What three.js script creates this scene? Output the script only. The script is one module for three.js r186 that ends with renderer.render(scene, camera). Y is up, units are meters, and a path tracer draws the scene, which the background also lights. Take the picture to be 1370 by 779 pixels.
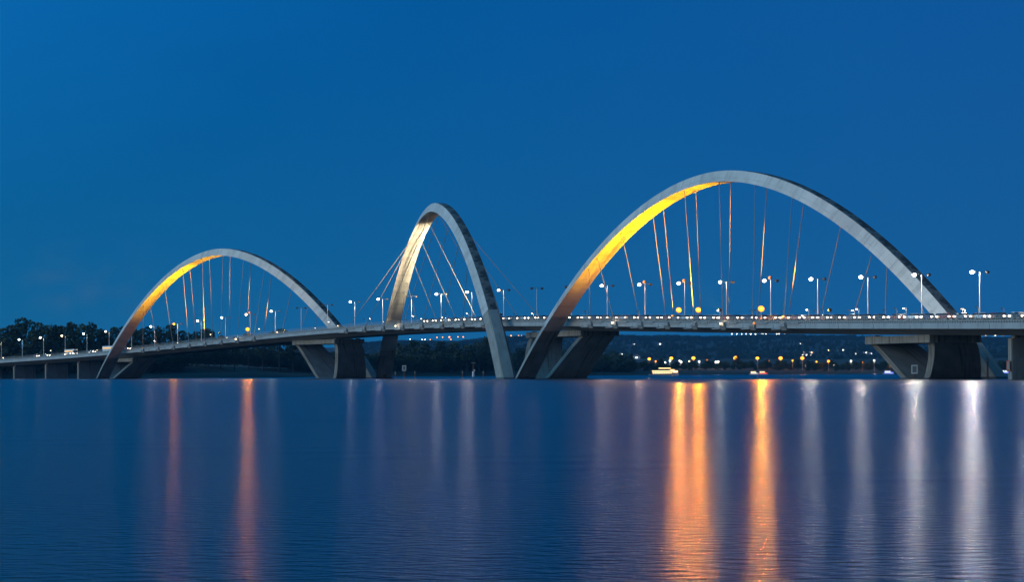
import * as THREE from 'three';
import { mergeGeometries } from 'three/addons/utils/BufferGeometryUtils.js';

// ---------------------------------------------------------------- camera, sky, afterglow, exposure
const scene = new THREE.Scene();
const F = 3400, HORIZON = 500.5, ROLL = 0.0041, EYE = 1.6;      // lens in photograph pixels, eye height in metres
const camera = new THREE.PerspectiveCamera(2 * Math.atan(HORIZON / F) * 180 / Math.PI, 1370 / (2 * HORIZON), 1, 30000);
camera.setViewOffset(1370, 2 * HORIZON, 0, 0, 1370, 779);
camera.position.set(0, EYE, 0);
camera.rotation.z = -ROLL;
scene.add(camera);

const D2R = Math.PI / 180;
const GLOW_AZ = 104 * D2R;                                       // the set sun, to the left of the view
{
  const W = 2048, H = 1024, px = new Float32Array(W * H * 4);
  const hash = (x, y) => { const s = Math.sin(x * 127.1 + y * 311.7) * 43758.5453; return s - Math.floor(s); };
  const vn = (x, y) => { const i = Math.floor(x), j = Math.floor(y), u = x - i, v = y - j, a = u * u * (3 - 2 * u), b = v * v * (3 - 2 * v); return (hash(i, j) * (1 - a) + hash(i + 1, j) * a) * (1 - b) + (hash(i, j + 1) * (1 - a) + hash(i + 1, j + 1) * a) * b; };
  for (let j = 0; j < H; j++) for (let i = 0; i < W; i++) {
    const el = ((j + 0.5) / H - 0.5) * 180, th = ((i + 0.5) / W - 0.5) * 2 * Math.PI;
    const dx = Math.cos(th), dz = Math.sin(th);
    const phi = Math.atan2(-dx, -dz);                            // 0 straight ahead, positive to the left
    const t = Math.cos(phi - GLOW_AZ), e = Math.max(el, 0);
    const up = (1 - Math.exp(-e / 9)) * (1 - 0.75 * Math.min(1, Math.max(0, (e - 12) / 60)));
    let b = (0.16 + 0.265 * up) * Math.exp(1.25 * (t + 0.22)), g = (0.074 + 0.032 * up) * Math.exp(1.7 * (t + 0.22)), r = 0.0008 * Math.exp(1.1 * t);
    const w = Math.pow(Math.max(0, 0.5 + 0.5 * Math.cos(phi - 132 * D2R)), 4) * Math.exp(-e / 28);
    r += 0.66 * w; g += 0.47 * w; b += 0.2 * w;                 // the afterglow low over the place where the sun went down
    const n = vn(phi * 9 + 40, e * 0.55) * 0.6 + vn(phi * 31 + 9, e * 1.7) * 0.4;
    const c = 1 - 0.16 * Math.max(0, n - 0.5) * Math.exp(-Math.pow((e - 4) / 5, 2));   // thin dim cloud banks
    const puff = 0.03 * Math.max(0, vn(phi * 95 + 3, e * 4.2) * 0.6 + vn(phi * 260, e * 11) * 0.4 - 0.45) * Math.exp(-Math.pow((phi / D2R - 9.6) / 1.6, 2) - Math.pow((e - 1.9) / 0.7, 2)); r += puff * 2; g += puff * 1.4; b += puff;
    const k = (j * W + i) * 4; px[k] = r * c; px[k + 1] = g * c; px[k + 2] = b * c; px[k + 3] = 1;
  }
  const sky = new THREE.DataTexture(px, W, H, THREE.RGBAFormat, THREE.FloatType);
  sky.mapping = THREE.EquirectangularReflectionMapping; sky.magFilter = sky.minFilter = THREE.LinearFilter; sky.needsUpdate = true;
  scene.background = sky; scene.environment = sky;
}
const glow = new THREE.DirectionalLight(new THREE.Color().setRGB(1.0, 0.91, 0.74), 0.95);   // the bright part of the dusk sky
glow.name = 'afterglow'; glow.position.set(-Math.sin(GLOW_AZ) * 1000, 170, -Math.cos(GLOW_AZ) * 1000); glow.castShadow = true;
glow.shadow.radius = 60; glow.shadow.camera.left = -900; glow.shadow.camera.right = 900; glow.shadow.camera.top = 400; glow.shadow.camera.bottom = -400; glow.shadow.camera.far = 4000;
glow.target.position.set(0, 0, -850); glow.position.add(glow.target.position); scene.add(glow, glow.target);

const renderer = new THREE.WebGLRenderer({ antialias: true });
renderer.setSize(1024, 583); renderer.toneMapping = THREE.LinearToneMapping; renderer.toneMappingExposure = 1; renderer.shadowMap.enabled = true;

// ---------------------------------------------------------------- helpers
let seed = 20240611;
const rnd = () => { seed = (seed * 1664525 + 1013904223) >>> 0; return seed / 4294967296; };
const rr = (a, b) => a + (b - a) * rnd();
const V = (x, y, z) => new THREE.Vector3(x, y, z);
const lin = (r, g, b) => new THREE.Color().setRGB(r, g, b);
const used = {};
function numbered(n) { used[n] = (used[n] ?? -1) + 1; return used[n] ? n + '_' + String(used[n]).padStart(3, '0') : n; }
function thing(name, label, category, pos = [0, 0, 0], turn = 0, group) {
  const o = new THREE.Group(); o.name = numbered(name); o.position.set(...pos); o.rotation.y = turn; o.userData = { label, category };
  if (group) o.userData.group = group; scene.add(o); return o;
}
function part(name, geo, mat, parent, extra) {
  const m = new THREE.Mesh(geo, mat); m.name = name; m.castShadow = m.receiveShadow = true; if (extra) Object.assign(m.userData, extra);
  parent.add(m); return m;
}
function tagged(m, label, category, group) { m.userData.label = label; m.userData.category = category; if (group) m.userData.group = group; return m; }
function setting(name, geo, mat) { const m = part(numbered(name), geo, mat, scene); m.userData.kind = 'structure'; return m; }
function copyOf(src, pos, turn, label) {
  const c = src.clone(); c.name = numbered(src.name.replace(/_\d{3}$/, '')); c.position.set(...pos); c.rotation.y = turn; c.userData = { ...src.userData }; if (label) c.userData.label = label; scene.add(c); return c;
}
// rings of points -> closed prism with flat faces; u runs round the ring, v along it (metres)
function sweep(rings, org = V(0, 0, 0), caps = true, open = false) {
  const P = [], U = [], q = (a, b, c, d, ua, ub, va, vb) => {
    for (const [p, u, v] of [[a, ua, va], [b, ub, va], [c, ub, vb], [a, ua, va], [c, ub, vb], [d, ua, vb]]) { P.push(p.x - org.x, p.y - org.y, p.z - org.z); U.push(u, v); }
  };
  let v = 0; const n = rings[0].length;
  for (let i = 0; i + 1 < rings.length; i++) {
    const A = rings[i], B = rings[i + 1], dv = A[0].distanceTo(B[0]); let u = 0;
    for (let k = 0; k < (open ? n - 1 : n); k++) { const k2 = (k + 1) % n, du = A[k].distanceTo(A[k2]); q(A[k], A[k2], B[k2], B[k], u, u + du, v, v + dv); u += du; }
    v += dv;
  }
  if (caps && !open) for (const [R, f] of [[rings[0], 1], [rings[rings.length - 1], -1]]) for (let k = 1; k + 1 < n; k++) {
    const t = f > 0 ? [R[0], R[k + 1], R[k]] : [R[0], R[k], R[k + 1]];
    for (const p of t) { P.push(p.x - org.x, p.y - org.y, p.z - org.z); U.push(p.distanceTo(R[0]), p.y); }
  }
  const g = new THREE.BufferGeometry(); g.setAttribute('position', new THREE.Float32BufferAttribute(P, 3)); g.setAttribute('uv', new THREE.Float32BufferAttribute(U, 2)); g.computeVertexNormals(); return g;
}
function sheet(rings, i, j, lift, org) {                        // one face of a swept box, lifted a little off it
  return sweep(rings.map(r => [r[i], r[j], ]).map((r, k) => { const R4 = rings[k], mid = R4[0].clone().add(R4[1]).add(R4[2]).add(R4[3]).multiplyScalar(0.25), o = r[0].clone().add(r[1]).multiplyScalar(0.5).sub(mid).normalize().multiplyScalar(lift); return r.map(p => p.clone().add(o)); }), org, false, true);
}
function tube(a, b, r0, r1 = r0, seg = 8) {
  const L = a.distanceTo(b), g = new THREE.CylinderGeometry(r1, r0, L, seg, 1);
  g.applyQuaternion(new THREE.Quaternion().setFromUnitVectors(V(0, 1, 0), b.clone().sub(a).normalize())); g.translate((a.x + b.x) / 2, (a.y + b.y) / 2, (a.z + b.z) / 2); return g;
}
function box(x, y, z, w, h, d) { const g = new THREE.BoxGeometry(w, h, d); g.translate(x, y, z); return g; }

const sm01 = x => { const t = Math.min(1, Math.max(0, x)); return t * t * (3 - 2 * t); };
// tileable noise textures
function noiseTex(n, f, srgb) {
  const a = new Uint8Array(n * n * 4); for (let j = 0; j < n; j++) for (let i = 0; i < n; i++) { const c = f(i / n, j / n), k = (j * n + i) * 4; a[k] = c[0] * 255; a[k + 1] = c[1] * 255; a[k + 2] = c[2] * 255; a[k + 3] = 255; }
  const t = new THREE.DataTexture(a, n, n); t.wrapS = t.wrapT = THREE.RepeatWrapping; t.magFilter = t.minFilter = THREE.LinearFilter; if (srgb) t.colorSpace = THREE.SRGBColorSpace; t.needsUpdate = true; return t;
}
const lat = Array.from({ length: 64 * 64 }, () => rnd());
function tn(u, v, p, o = 0) {                                  // value noise, period p cells, tileable
  const x = u * p, y = v * p, i = Math.floor(x), j = Math.floor(y), a = x - i, b = y - j, s = a * a * (3 - 2 * a), t = b * b * (3 - 2 * b);
  const L = (m, k) => lat[(((k + o) % p + p) % p % 64) * 64 + (((m + o * 3) % p + p) % p % 64)];
  return (L(i, j) * (1 - s) + L(i + 1, j) * s) * (1 - t) + (L(i, j + 1) * (1 - s) + L(i + 1, j + 1) * s) * t;
}
function tn2(u, v, px, py, o = 0) {
  const x = u * px, y = v * py, i = Math.floor(x), j = Math.floor(y), a = x - i, b = y - j, s = a * a * (3 - 2 * a), t = b * b * (3 - 2 * b);
  const L = (m, k) => lat[((k + o + py * 4) % py % 64) * 64 + ((m + o * 3 + px * 4) % px % 64)];
  return (L(i, j) * (1 - s) + L(i + 1, j) * s) * (1 - t) + (L(i, j + 1) * (1 - s) + L(i + 1, j + 1) * s) * t;
}
const fbm = (u, v, p, o = 0) => tn(u, v, p, o) * 0.5 + tn(u, v, p * 2, o + 5) * 0.28 + tn(u, v, p * 4, o + 9) * 0.15 + tn(u, v, Math.min(64, p * 8), o + 2) * 0.07;
// concrete: board-marked grey with rain streaks that run along v (24 m tile)
const concreteTex = noiseTex(512, (u, v) => {
  let c = 0.74 + 0.22 * (fbm(u, v, 8) - 0.5);
  const s = tn2(u, v, 60, 3, 3) * 0.6 + tn2(u, v, 24, 2, 11) * 0.4; const st = Math.max(0, s - 0.58) * 1.6; c -= st * 0.4;
  const red = st * 0.12; return [c + red * 0.6, c - 0.005, c - red - 0.02].map(x => Math.min(1, Math.max(0.1, x)));
}, true);
concreteTex.repeat.set(1 / 24, 1 / 24);
const steelTex = noiseTex(512, (u, v) => {
  let c = 0.84 + 0.2 * (fbm(u, v, 6, 4) - 0.5); const s = Math.max(0, tn2(u, v, 5, 44, 7) * 0.6 + tn2(u, v, 3, 20, 2) * 0.4 - 0.55); c -= s * 0.32;
  return [c, c, c].map(x => Math.min(1, Math.max(0.1, x)));
}, true);
steelTex.repeat.set(1 / 30, 1 / 30);
const grimeTex = noiseTex(512, (u, v) => { const n = fbm(u, v, 10, 8), k = sm01((n - 0.38) / 0.25), c = 0.42 + 0.4 * k + 0.15 * (tn(u, v, 50, 3) - 0.5); return [c, c * 0.98, c * 0.97]; }, true); grimeTex.repeat.set(1 / 26, 1 / 26);
const dustTex = noiseTex(256, (u, v) => { const c = 0.8 + 0.3 * (fbm(u, v, 16, 2) - 0.5); return [c, c, c]; }, true); dustTex.repeat.set(1 / 8, 1 / 8);
const S = (o) => new THREE.MeshStandardMaterial(o);
const M = {
  concrete: S({ color: lin(0.43, 0.42, 0.4), map: concreteTex, roughness: 0.9 }),
  steel: S({ color: lin(0.66, 0.62, 0.57), map: steelTex, roughness: 0.6 }),
  steelB: S({ color: lin(0.61, 0.575, 0.525), map: steelTex, roughness: 0.6 }),
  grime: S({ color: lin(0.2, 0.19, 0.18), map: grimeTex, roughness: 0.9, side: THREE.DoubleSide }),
  fascia: S({ color: lin(0.42, 0.42, 0.41), map: steelTex, roughness: 0.65 }),
  bracket: S({ color: lin(0.4, 0.4, 0.39), map: dustTex, roughness: 0.8 }),
  asphalt: S({ color: lin(0.055, 0.055, 0.055), map: dustTex, roughness: 0.95 }),
  paint: S({ color: lin(0.7, 0.7, 0.68), roughness: 0.8 }),
  rail: S({ color: lin(0.3, 0.29, 0.27), roughness: 0.6, metalness: 0.2 }),
  cable: S({ color: lin(0.17, 0.15, 0.125), roughness: 0.55 }),
  pole: S({ color: lin(0.55, 0.55, 0.54), roughness: 0.45, metalness: 0.3 }),
  dark: S({ color: lin(0.03, 0.03, 0.032), roughness: 0.7 }),
  housing: S({ color: lin(0.05, 0.05, 0.05), roughness: 0.6 }),
  wet: S({ color: lin(0.035, 0.037, 0.034), roughness: 0.5 }),
  rust: S({ color: lin(0.16, 0.07, 0.04), roughness: 0.9 }),
  sign: S({ color: lin(0.7, 0.7, 0.68), roughness: 0.6 }),
  signRed: S({ color: lin(0.4, 0.09, 0.05), roughness: 0.7 }),
  glass: S({ color: lin(0.02, 0.022, 0.025), roughness: 0.15 }),
  tyre: S({ color: lin(0.02, 0.02, 0.02), roughness: 0.9 }),
  rim: S({ color: lin(0.4, 0.4, 0.4), roughness: 0.4, metalness: 0.7 }),
  bark: S({ color: lin(0.06, 0.045, 0.035), roughness: 1 }),
  wall: S({ color: lin(0.6, 0.57, 0.5), roughness: 0.9 }),
  roof: S({ color: lin(0.25, 0.1, 0.06), roughness: 0.9 }),
  hull: S({ color: lin(0.45, 0.45, 0.45), roughness: 0.4 }),
};
const leafMats = [lin(0.03, 0.045, 0.016), lin(0.036, 0.05, 0.018), lin(0.026, 0.04, 0.018)].map(c => S({ color: c, roughness: 0.95, side: THREE.DoubleSide }));
const emit = (r, g, b, k) => S({ color: 0x111111, emissive: lin(r, g, b), emissiveIntensity: k, roughness: 0.5 });
const COOL = [1, 0.97, 0.9], MINT = [0.86, 1, 0.86], WARM = [1, 0.76, 0.45], SODIUM = [1, 0.29, 0.004];
const E_ = { cool: emit(...COOL, 14), mint: emit(...MINT, 14), warm: emit(...WARM, 9), sodium: emit(1, 0.3, 0.012, 2.6), head: emit(1, 0.82, 0.6, 18), tail: emit(1, 0.05, 0.03, 8), yellow: emit(1, 0.7, 0.3, 3), blue: emit(0.15, 0.2, 1, 6), red: emit(1, 0.06, 0.04, 3), far: emit(1, 0.3, 0.02, 5), bus: emit(1, 0.55, 0.14, 1.1), green: emit(0.1, 0.9, 0.4, 5), white: emit(0.95, 1, 0.92, 1.6) };
const RGB = { cool: lin(...COOL), mint: lin(...MINT), warm: lin(...WARM), sodium: lin(...SODIUM) };

// ---------------------------------------------------------------- the line of the bridge
const X0 = -26.053, Z0 = 939.426, TH = 0.408373, K1 = -0.00033126;
const PC = [21.85745, -1.098475, -12.812453, 2.22394, 7.400638, -0.999435, -2.005302];
const poly = s => { const u = s / 400; let r = 0; for (let k = 6; k >= 0; k--) r = r * u + PC[k]; return r; };
function refY(s) { const lo = -560, hi = 385; if (s < lo) return poly(lo) + (poly(lo + 5) - poly(lo)) / 5 * (s - lo); if (s > hi) return poly(hi) + (poly(hi) - poly(hi - 5)) / 5 * (s - hi); return poly(s); }
const fr = s => { const a = TH + K1 * s; return { d: V(Math.sin(a), 0, Math.cos(a)), n: V(-Math.cos(a), 0, Math.sin(a)) }; };
function centre(s) { const n = 40; let x = X0, z = Z0; for (let i = 0; i < n; i++) { const a = TH + K1 * s * (i + 0.5) / n; x += Math.sin(a) * s / n; z -= Math.cos(a) * s / n; } return V(x, 0, -z); }
function onDeck(s, off, h) { return centre(s).addScaledVector(fr(s).n, off).setY(refY(s) + h); }    // h measured from the handrail line; the road lies at -1.4
const ROAD = -1.4;

// ---------------------------------------------------------------- water
{
  const zs = []; for (let z = 6; z < 6000; z *= 1.006) zs.push(z); zs.push(6000);
  const wake = (x, z) => {                                       // low boat wakes crossing the lake
    const l1 = 82 - x * 1.05, l2 = 46 - x * 1.35, l3 = 60 - x * 0.2; let h = 0;
    for (const [l, a, w] of [[l1, 0.035, 1.6], [l1 + 6, 0.02, 1.5], [l2, 0.02, 1.0], [l2 + 3.6, 0.012, 0.9]]) h += a * Math.exp(-Math.pow((z - l) / w, 2));
    return h;
  };
  const xs = []; for (let i = 0; i <= 48; i++) xs.push(i / 24 - 1);
  const P = [], U = [], I = [];
  for (const z of zs) for (const u of xs) { const x = u * (30 + z * 0.5); P.push(x, wake(x, z), -z); U.push(x / 16, z / 16); }
  const n = xs.length; for (let j = 0; j + 1 < zs.length; j++) for (let i = 0; i + 1 < n; i++) { const a = j * n + i; I.push(a, a + 1, a + n + 1, a, a + n + 1, a + n); }
  const g = new THREE.BufferGeometry(); g.setAttribute('position', new THREE.Float32BufferAttribute(P, 3)); g.setAttribute('uv', new THREE.Float32BufferAttribute(U, 2)); g.setIndex(I); g.computeVertexNormals();
  // wind ripples, 0.12 to 2 m long, as one tile of 16 m
  const N = 1024, hgt = new Float32Array(N * N), ws = [];
  for (let k = 0; k < 64; k++) { const L = 0.11 * Math.pow(5, rnd()), ang = (rnd() - 0.5) * 2.2 + 1.35, m = 16 / L; ws.push([Math.round(m * Math.cos(ang)), Math.round(m * Math.sin(ang)), rnd() * 6.283, Math.pow(L, 0.85)]); }
  const ct = new Float32Array(N), st = new Float32Array(N); for (let i = 0; i < N; i++) { ct[i] = Math.cos(2 * Math.PI * i / N); st[i] = Math.sin(2 * Math.PI * i / N); }
  for (const [kx, ky, ph, am] of ws) for (let j = 0; j < N; j++) { const cj = Math.cos(2 * Math.PI * ky * j / N + ph), sj = Math.sin(2 * Math.PI * ky * j / N + ph); for (let i = 0; i < N; i++) { const q = ((kx * i) % N + N) % N; hgt[j * N + i] += am * (ct[q] * cj - st[q] * sj); } }
  let lo = 1e9, hi = -1e9; for (const v of hgt) { lo = Math.min(lo, v); hi = Math.max(hi, v); }
  let sl = 0; for (let i = 0; i < 20000; i++) { const k = 5 + i * 7; sl += Math.pow((hgt[k + N] - hgt[k]) * N / 16, 2); } sl = Math.sqrt(sl / 20000);
  const a8 = new Float32Array(N * N * 4); for (let i = 0; i < N * N; i++) { a8[i * 4] = a8[i * 4 + 1] = a8[i * 4 + 2] = (hgt[i] - lo) / (hi - lo); a8[i * 4 + 3] = 1; }
  const bt = new THREE.DataTexture(a8, N, N, THREE.RGBAFormat, THREE.FloatType); bt.wrapS = bt.wrapT = THREE.RepeatWrapping; bt.magFilter = bt.minFilter = THREE.LinearFilter; bt.needsUpdate = true;
  setting('lake_water', g, new THREE.MeshPhysicalMaterial({ color: lin(0.002, 0.02, 0.032), roughness: 0.22, ior: 1.33, specularIntensity: 0.13, bumpMap: bt, bumpScale: (hi - lo) * 0.05 / sl }));
}

// ---------------------------------------------------------------- land beyond the lake
const shorePts = [[-900, 1150], [-420, 1330], [-300, 1430], [-215, 1530], [-180, 1700], [-160, 1850], [-60, 1990], [75, 2200], [290, 2450], [520, 2480], [1500, 2500]];
const shoreZ = x => { for (let i = 0; i + 1 < shorePts.length; i++) { const [a, b] = shorePts[i], [c, d] = shorePts[i + 1]; if (x <= c) return b + (d - b) * Math.max(0, x - a) / (c - a); } return 2500; };
const sm = (a, b, x) => { const t = Math.min(1, Math.max(0, (x - a) / (b - a))); return t * t * (3 - 2 * t); };
const wob = (x, z) => Math.sin(x * 0.013 + z * 0.004) * 0.5 + Math.sin(x * 0.031 - z * 0.011 + 2) * 0.3 + Math.sin(x * 0.07 + z * 0.05) * 0.2;
function landY(x, z) {                                           // z = depth
  const k = z - shoreZ(x); if (k < 0) return -1.5;
  let y = 0.5 * sm(0, 3, k) + 2.2 * sm(2, 40, k) + 4 * sm(40, 260, k) + wob(x, z) * 0.8 * sm(10, 120, k);
  if (x < -150) y += 5 * sm(60, 240, k) * sm(-150, -260, x);
  y += 18 * sm(500, 1700, k);
  const ridge = 108 + 7 * Math.sin(x * 0.0021 + 1) + 4 * Math.sin(x * 0.0083) + 2 * Math.sin(x * 0.021 + 3) - 26 * sm(200, -700, x);
  y += (ridge - 24) * sm(5400, 8500, z);
  return y;
}
{
  const P = [], I = [], U = [], nx = 160, rows = [-6, -2, 0, 1.5, 3, 6, 12, 25, 45, 80, 130, 200, 300, 450, 700, 1000, 1400, 1800, 2200, 2600, 3000, 3500, 4000, 4500, 5000, 5500, 6000, 6600];
  for (const k of rows) for (let i = 0; i <= nx; i++) { const x0 = -900 + 2400 * i / nx, z = shoreZ(x0) + k, x = x0 * (1 + Math.max(0, k) / 2600); P.push(x, k < 0 ? -1.5 : landY(x0 * 1 + (x - x0) * sm(200, 1200, k), z), -z); U.push(x / 40, z / 40); }
  for (let j = 0; j + 1 < rows.length; j++) for (let i = 0; i < nx; i++) { const a = j * (nx + 1) + i; I.push(a, a + 1, a + nx + 2, a, a + nx + 2, a + nx + 1); }
  const g = new THREE.BufferGeometry(); g.setAttribute('position', new THREE.Float32BufferAttribute(P, 3)); g.setAttribute('uv', new THREE.Float32BufferAttribute(U, 2)); g.setIndex(I); g.computeVertexNormals();
  const gt = noiseTex(256, (u, v) => { const c = 0.6 + 0.7 * (fbm(u, v, 8, 6) - 0.5); return [c * 0.85, c, c * 0.7]; }, true);
  setting('shore_terrain', g, S({ color: lin(0.035, 0.042, 0.022), map: gt, roughness: 1, side: THREE.DoubleSide }));
}
const groundAt = (x, z) => { const k = z - shoreZ(x); return landY(x, z); };

// trees: trunk, limbs and a crown of leaf clumps
function crownGeo(lobes, n, leaf) {
  const P = []; const a = V(), b = V(), c = V(), nrm = V();
  for (let i = 0; i < n; i++) {
    const L = lobes[Math.floor(rnd() * lobes.length)]; nrm.set(rr(-1, 1), rr(-0.9, 1), rr(-1, 1)).normalize(); const q = 0.55 + 0.5 * Math.sqrt(rnd());
    c.set(L[0] + nrm.x * L[3] * q, L[1] + nrm.y * L[4] * q, L[2] + nrm.z * L[3] * q);
    a.set(rr(-1, 1), rr(-1, 1), rr(-1, 1)).normalize(); b.set(rr(-1, 1), rr(-1, 1), rr(-1, 1)).cross(a).normalize();
    const w = leaf * rr(0.6, 1.4), h = leaf * rr(0.5, 1.2);
    const p = [c.clone().addScaledVector(a, -w), c.clone().addScaledVector(b, -h * 0.8), c.clone().addScaledVector(a, w), c.clone().addScaledVector(b, h)];
    for (const k of [0, 1, 2, 0, 2, 3]) P.push(p[k].x, p[k].y, p[k].z);
  }
  const g = new THREE.BufferGeometry(); g.setAttribute('position', new THREE.Float32BufferAttribute(P, 3)); g.computeVertexNormals(); return g;
}
const treeKinds = [];
for (let k = 0; k < 7; k++) {                                    // unit trees, 10 m tall
  const lobes = [], limbs = [], narrow = k === 5;
  const nl = narrow ? 6 : 7 + (k % 3);
  for (let i = 0; i < nl; i++) {
    const an = i * 2.4 + k, t = i / (nl - 1), R = narrow ? 0.5 : 1.9 + 0.7 * (k % 2) - Math.abs(t - 0.4) * 2.2;
    const y = narrow ? 2.5 + t * 6.5 : 4.2 + (k % 4) * 0.25 + t * 4.2, x = Math.cos(an) * R * rr(0.5, 1), z = Math.sin(an) * R * rr(0.5, 1);
    lobes.push([x, y, z, narrow ? 1.0 - t * 0.5 : rr(1.1, 1.7), narrow ? 1.1 : rr(0.9, 1.35)]);
    limbs.push(tube(V(0, Math.max(1.5, y * 0.55), 0), V(x * 0.9, y, z * 0.9), 0.1, 0.03, 5));
  }
  treeKinds.push({ crown: crownGeo(lobes, 620, 0.34), trunk: mergeGeometries([tube(V(0, -1.5, 0), V(0.1, 4.2, 0), 0.26, 0.15, 7), tube(V(0.1, 4.2, 0), V(0, 7.6, 0.1), 0.15, 0.05, 6), ...limbs]), leaf: leafMats[k % 3] });
}
function tree(x, z, h, kind, label, group, wide = 1) {
  const t = thing('broadleaf_tree', label, 'tree', [x, groundAt(x, z), -z], rnd() * 6.28, group), K = treeKinds[kind]; const s = h / 10;
  for (const m of [part('trunk', K.trunk, M.bark, t), part('crown', K.crown, K.leaf, t)]) m.scale.set(s * wide, s, s * wide);
  return t;
}
const atX = (px, z) => (px - 685) / F * z;                       // photo column -> metres across, at a depth
const heightFor = (px, py, z) => (HORIZON - ROLL * (px - 685) - py) / F * z + EYE;
for (const [px, top, z, kind, wide] of [[-14, 434, 1560, 0, 1.2], [6, 437, 1540, 1, 1.1], [19, 433, 1600, 2, 1.1], [34, 426, 1620, 3, 0.95], [47, 436, 1560, 4, 1], [58, 429.5, 1640, 1, 0.9], [72, 434, 1570, 6, 1.1], [82, 435, 1640, 2, 1.1], [95, 428, 1610, 0, 0.95], [109, 434, 1580, 3, 1], [123, 427, 1640, 4, 0.8], [137, 439, 1590, 2, 1.1], [152, 436, 1650, 1, 1], [166, 437, 1680, 6, 1], [182, 437, 1700, 0, 1], [197, 438, 1690, 3, 1], [213, 434, 1720, 4, 1], [230, 432.5, 1730, 2, 0.9], [246, 441, 1740, 1, 1.1], [263, 443, 1760, 6, 1], [279, 440, 1790, 3, 1], [296, 447, 1800, 0, 1.1], [314, 448, 1820, 4, 1], [333, 445, 1850, 2, 1], [352, 447, 1870, 1, 1], [374, 441, 1900, 3, 1], [392, 449, 1920, 0, 1.1]]) {
  const x = atX(px, z); tree(x, z, Math.max(9, heightFor(px, top, z) - groundAt(x, z)) * 0.99, kind, 'tall dark broadleaf tree in the wood behind the low end of the bridge', 'tall trees behind the low end of the bridge', wide);
}
for (const [px, top, z, kind, wide] of [[538, 458, 2050, 1, 1.3], [553, 453, 2080, 0, 1.2], [569, 455, 2060, 4, 1.2], [590, 456, 2090, 2, 1.2], [607, 458, 2070, 6, 1.2], [625, 461, 2060, 3, 1.3], [641, 456, 2080, 1, 1], [650, 447, 2100, 4, 0.7], [666, 462, 2090, 0, 1.2], [696, 464, 2110, 2, 1.1], [706, 466, 2120, 6, 1.1], [752, 468, 2160, 3, 1], [790, 470, 2200, 0, 1.1], [806, 474, 2210, 1, 1.1], [823, 484, 2230, 2, 1.2]]) {
  const x = atX(px, z); tree(x, z, Math.max(8, heightFor(px, top, z) - groundAt(x, z)) * 0.99, kind, 'dark broadleaf tree on the far bank between the middle bridge legs', 'trees on the far bank between the bridge legs', wide);
}
for (const [px, top, z, kind, wide] of [[846, 480, 2330, 4, 1.3], [862, 482, 2350, 1, 1.3], [884, 479, 2420, 0, 1.2], [905, 484, 2400, 2, 1.4], [926, 483, 2420, 3, 1.4], [946, 481, 2460, 6, 1.3], [968, 484, 2440, 1, 1.3], [986, 476, 2540, 0, 1.1], [1004, 482, 2480, 4, 1.3], [1026, 481, 2480, 2, 1.3], [1048, 483, 2480, 3, 1.4], [1066, 480, 2520, 6, 1.2], [1090, 485, 2500, 1, 1.4], [1112, 481, 2530, 0, 1.2], [1134, 485, 2500, 4, 1.3], [1152, 482, 2530, 2, 1.2], [1180, 484, 2520, 3, 1.3], [1204, 486, 2520, 6, 1.3], [1322, 486, 2540, 1, 1.4], [1341, 482, 2550, 0, 1.2], [1360, 484, 2540, 4, 1.4]]) {
  const x = atX(px, z); tree(x, z, Math.max(6, heightFor(px, top, z) - groundAt(x, z)) * 0.99, kind, 'rounded tree on the far shore below the hill with town lights', 'trees on the shore below the hill', wide);
}
function wood(name, label, spots, kinds) {                       // trees too many to tell apart
  for (const k of kinds) {
    const mine = spots.filter((_, i) => kinds[i % kinds.length] === k); if (!mine.length) continue;
    const im = new THREE.InstancedMesh(treeKinds[k].crown, treeKinds[k].leaf, mine.length); const m = new THREE.Matrix4(), q = new THREE.Quaternion();
    mine.forEach(([x, y, z, h, w], i) => { q.setFromAxisAngle(V(0, 1, 0), i * 1.7); m.compose(V(x, y, -z), q, V(h * w / 10, h / 10, h * w / 10)); im.setMatrixAt(i, m); });
    im.name = numbered(name); im.castShadow = im.receiveShadow = true; im.userData = { kind: 'stuff', label, category: 'woodland' }; scene.add(im);
  }
}
{
  const s1 = []; for (let i = 0; i < 520; i++) { const px = rr(-40, 470), x0 = atX(px, 1500), z = shoreZ(x0) + rr(35, 190), x = atX(px, z); s1.push([x, groundAt(x, z) - 4, z, rr(11, 19), rr(1, 1.5)]); }
  wood('dense_woodland', 'dense dark woodland filling the bank behind the low end of the bridge', s1, [0, 2, 4]);
  const s2 = []; for (let i = 0; i < 420; i++) { const px = rr(455, 845), z = shoreZ(atX(px, 2050)) + rr(45, 220), x = atX(px, z); s2.push([x, groundAt(x, z) - 4, z, rr(11, 21), rr(1, 1.5)]); }
  wood('bank_woodland', 'dark woodland on the far bank between the middle bridge legs', s2, [1, 3]);
  const s3 = []; for (let i = 0; i < 420; i++) { const px = rr(830, 1400), z = 2490 + rr(20, 300) - Math.max(0, 1000 - px) * 0.9, x = atX(px, z); s3.push([x, groundAt(x, z) - 3, z, rr(5, 11), rr(1.2, 1.9)]); }
  wood('shore_scrub', 'low dark scrub along the shore below the hill', s3, [2, 6]);
  const s4 = []; for (let i = 0; i < 5200; i++) { const px = rr(470, 1400), z = i < 2600 ? 8600 - rr(0, 700) : rr(5600, 8500), x = atX(px, z); s4.push([x, groundAt(x, z) - 3, z, rr(10, 19), rr(1.3, 2.4)]); }
  wood('hill_woodland', 'distant wooded hillside rising behind the lake', s4, [0, 5, 3]);
}

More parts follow.
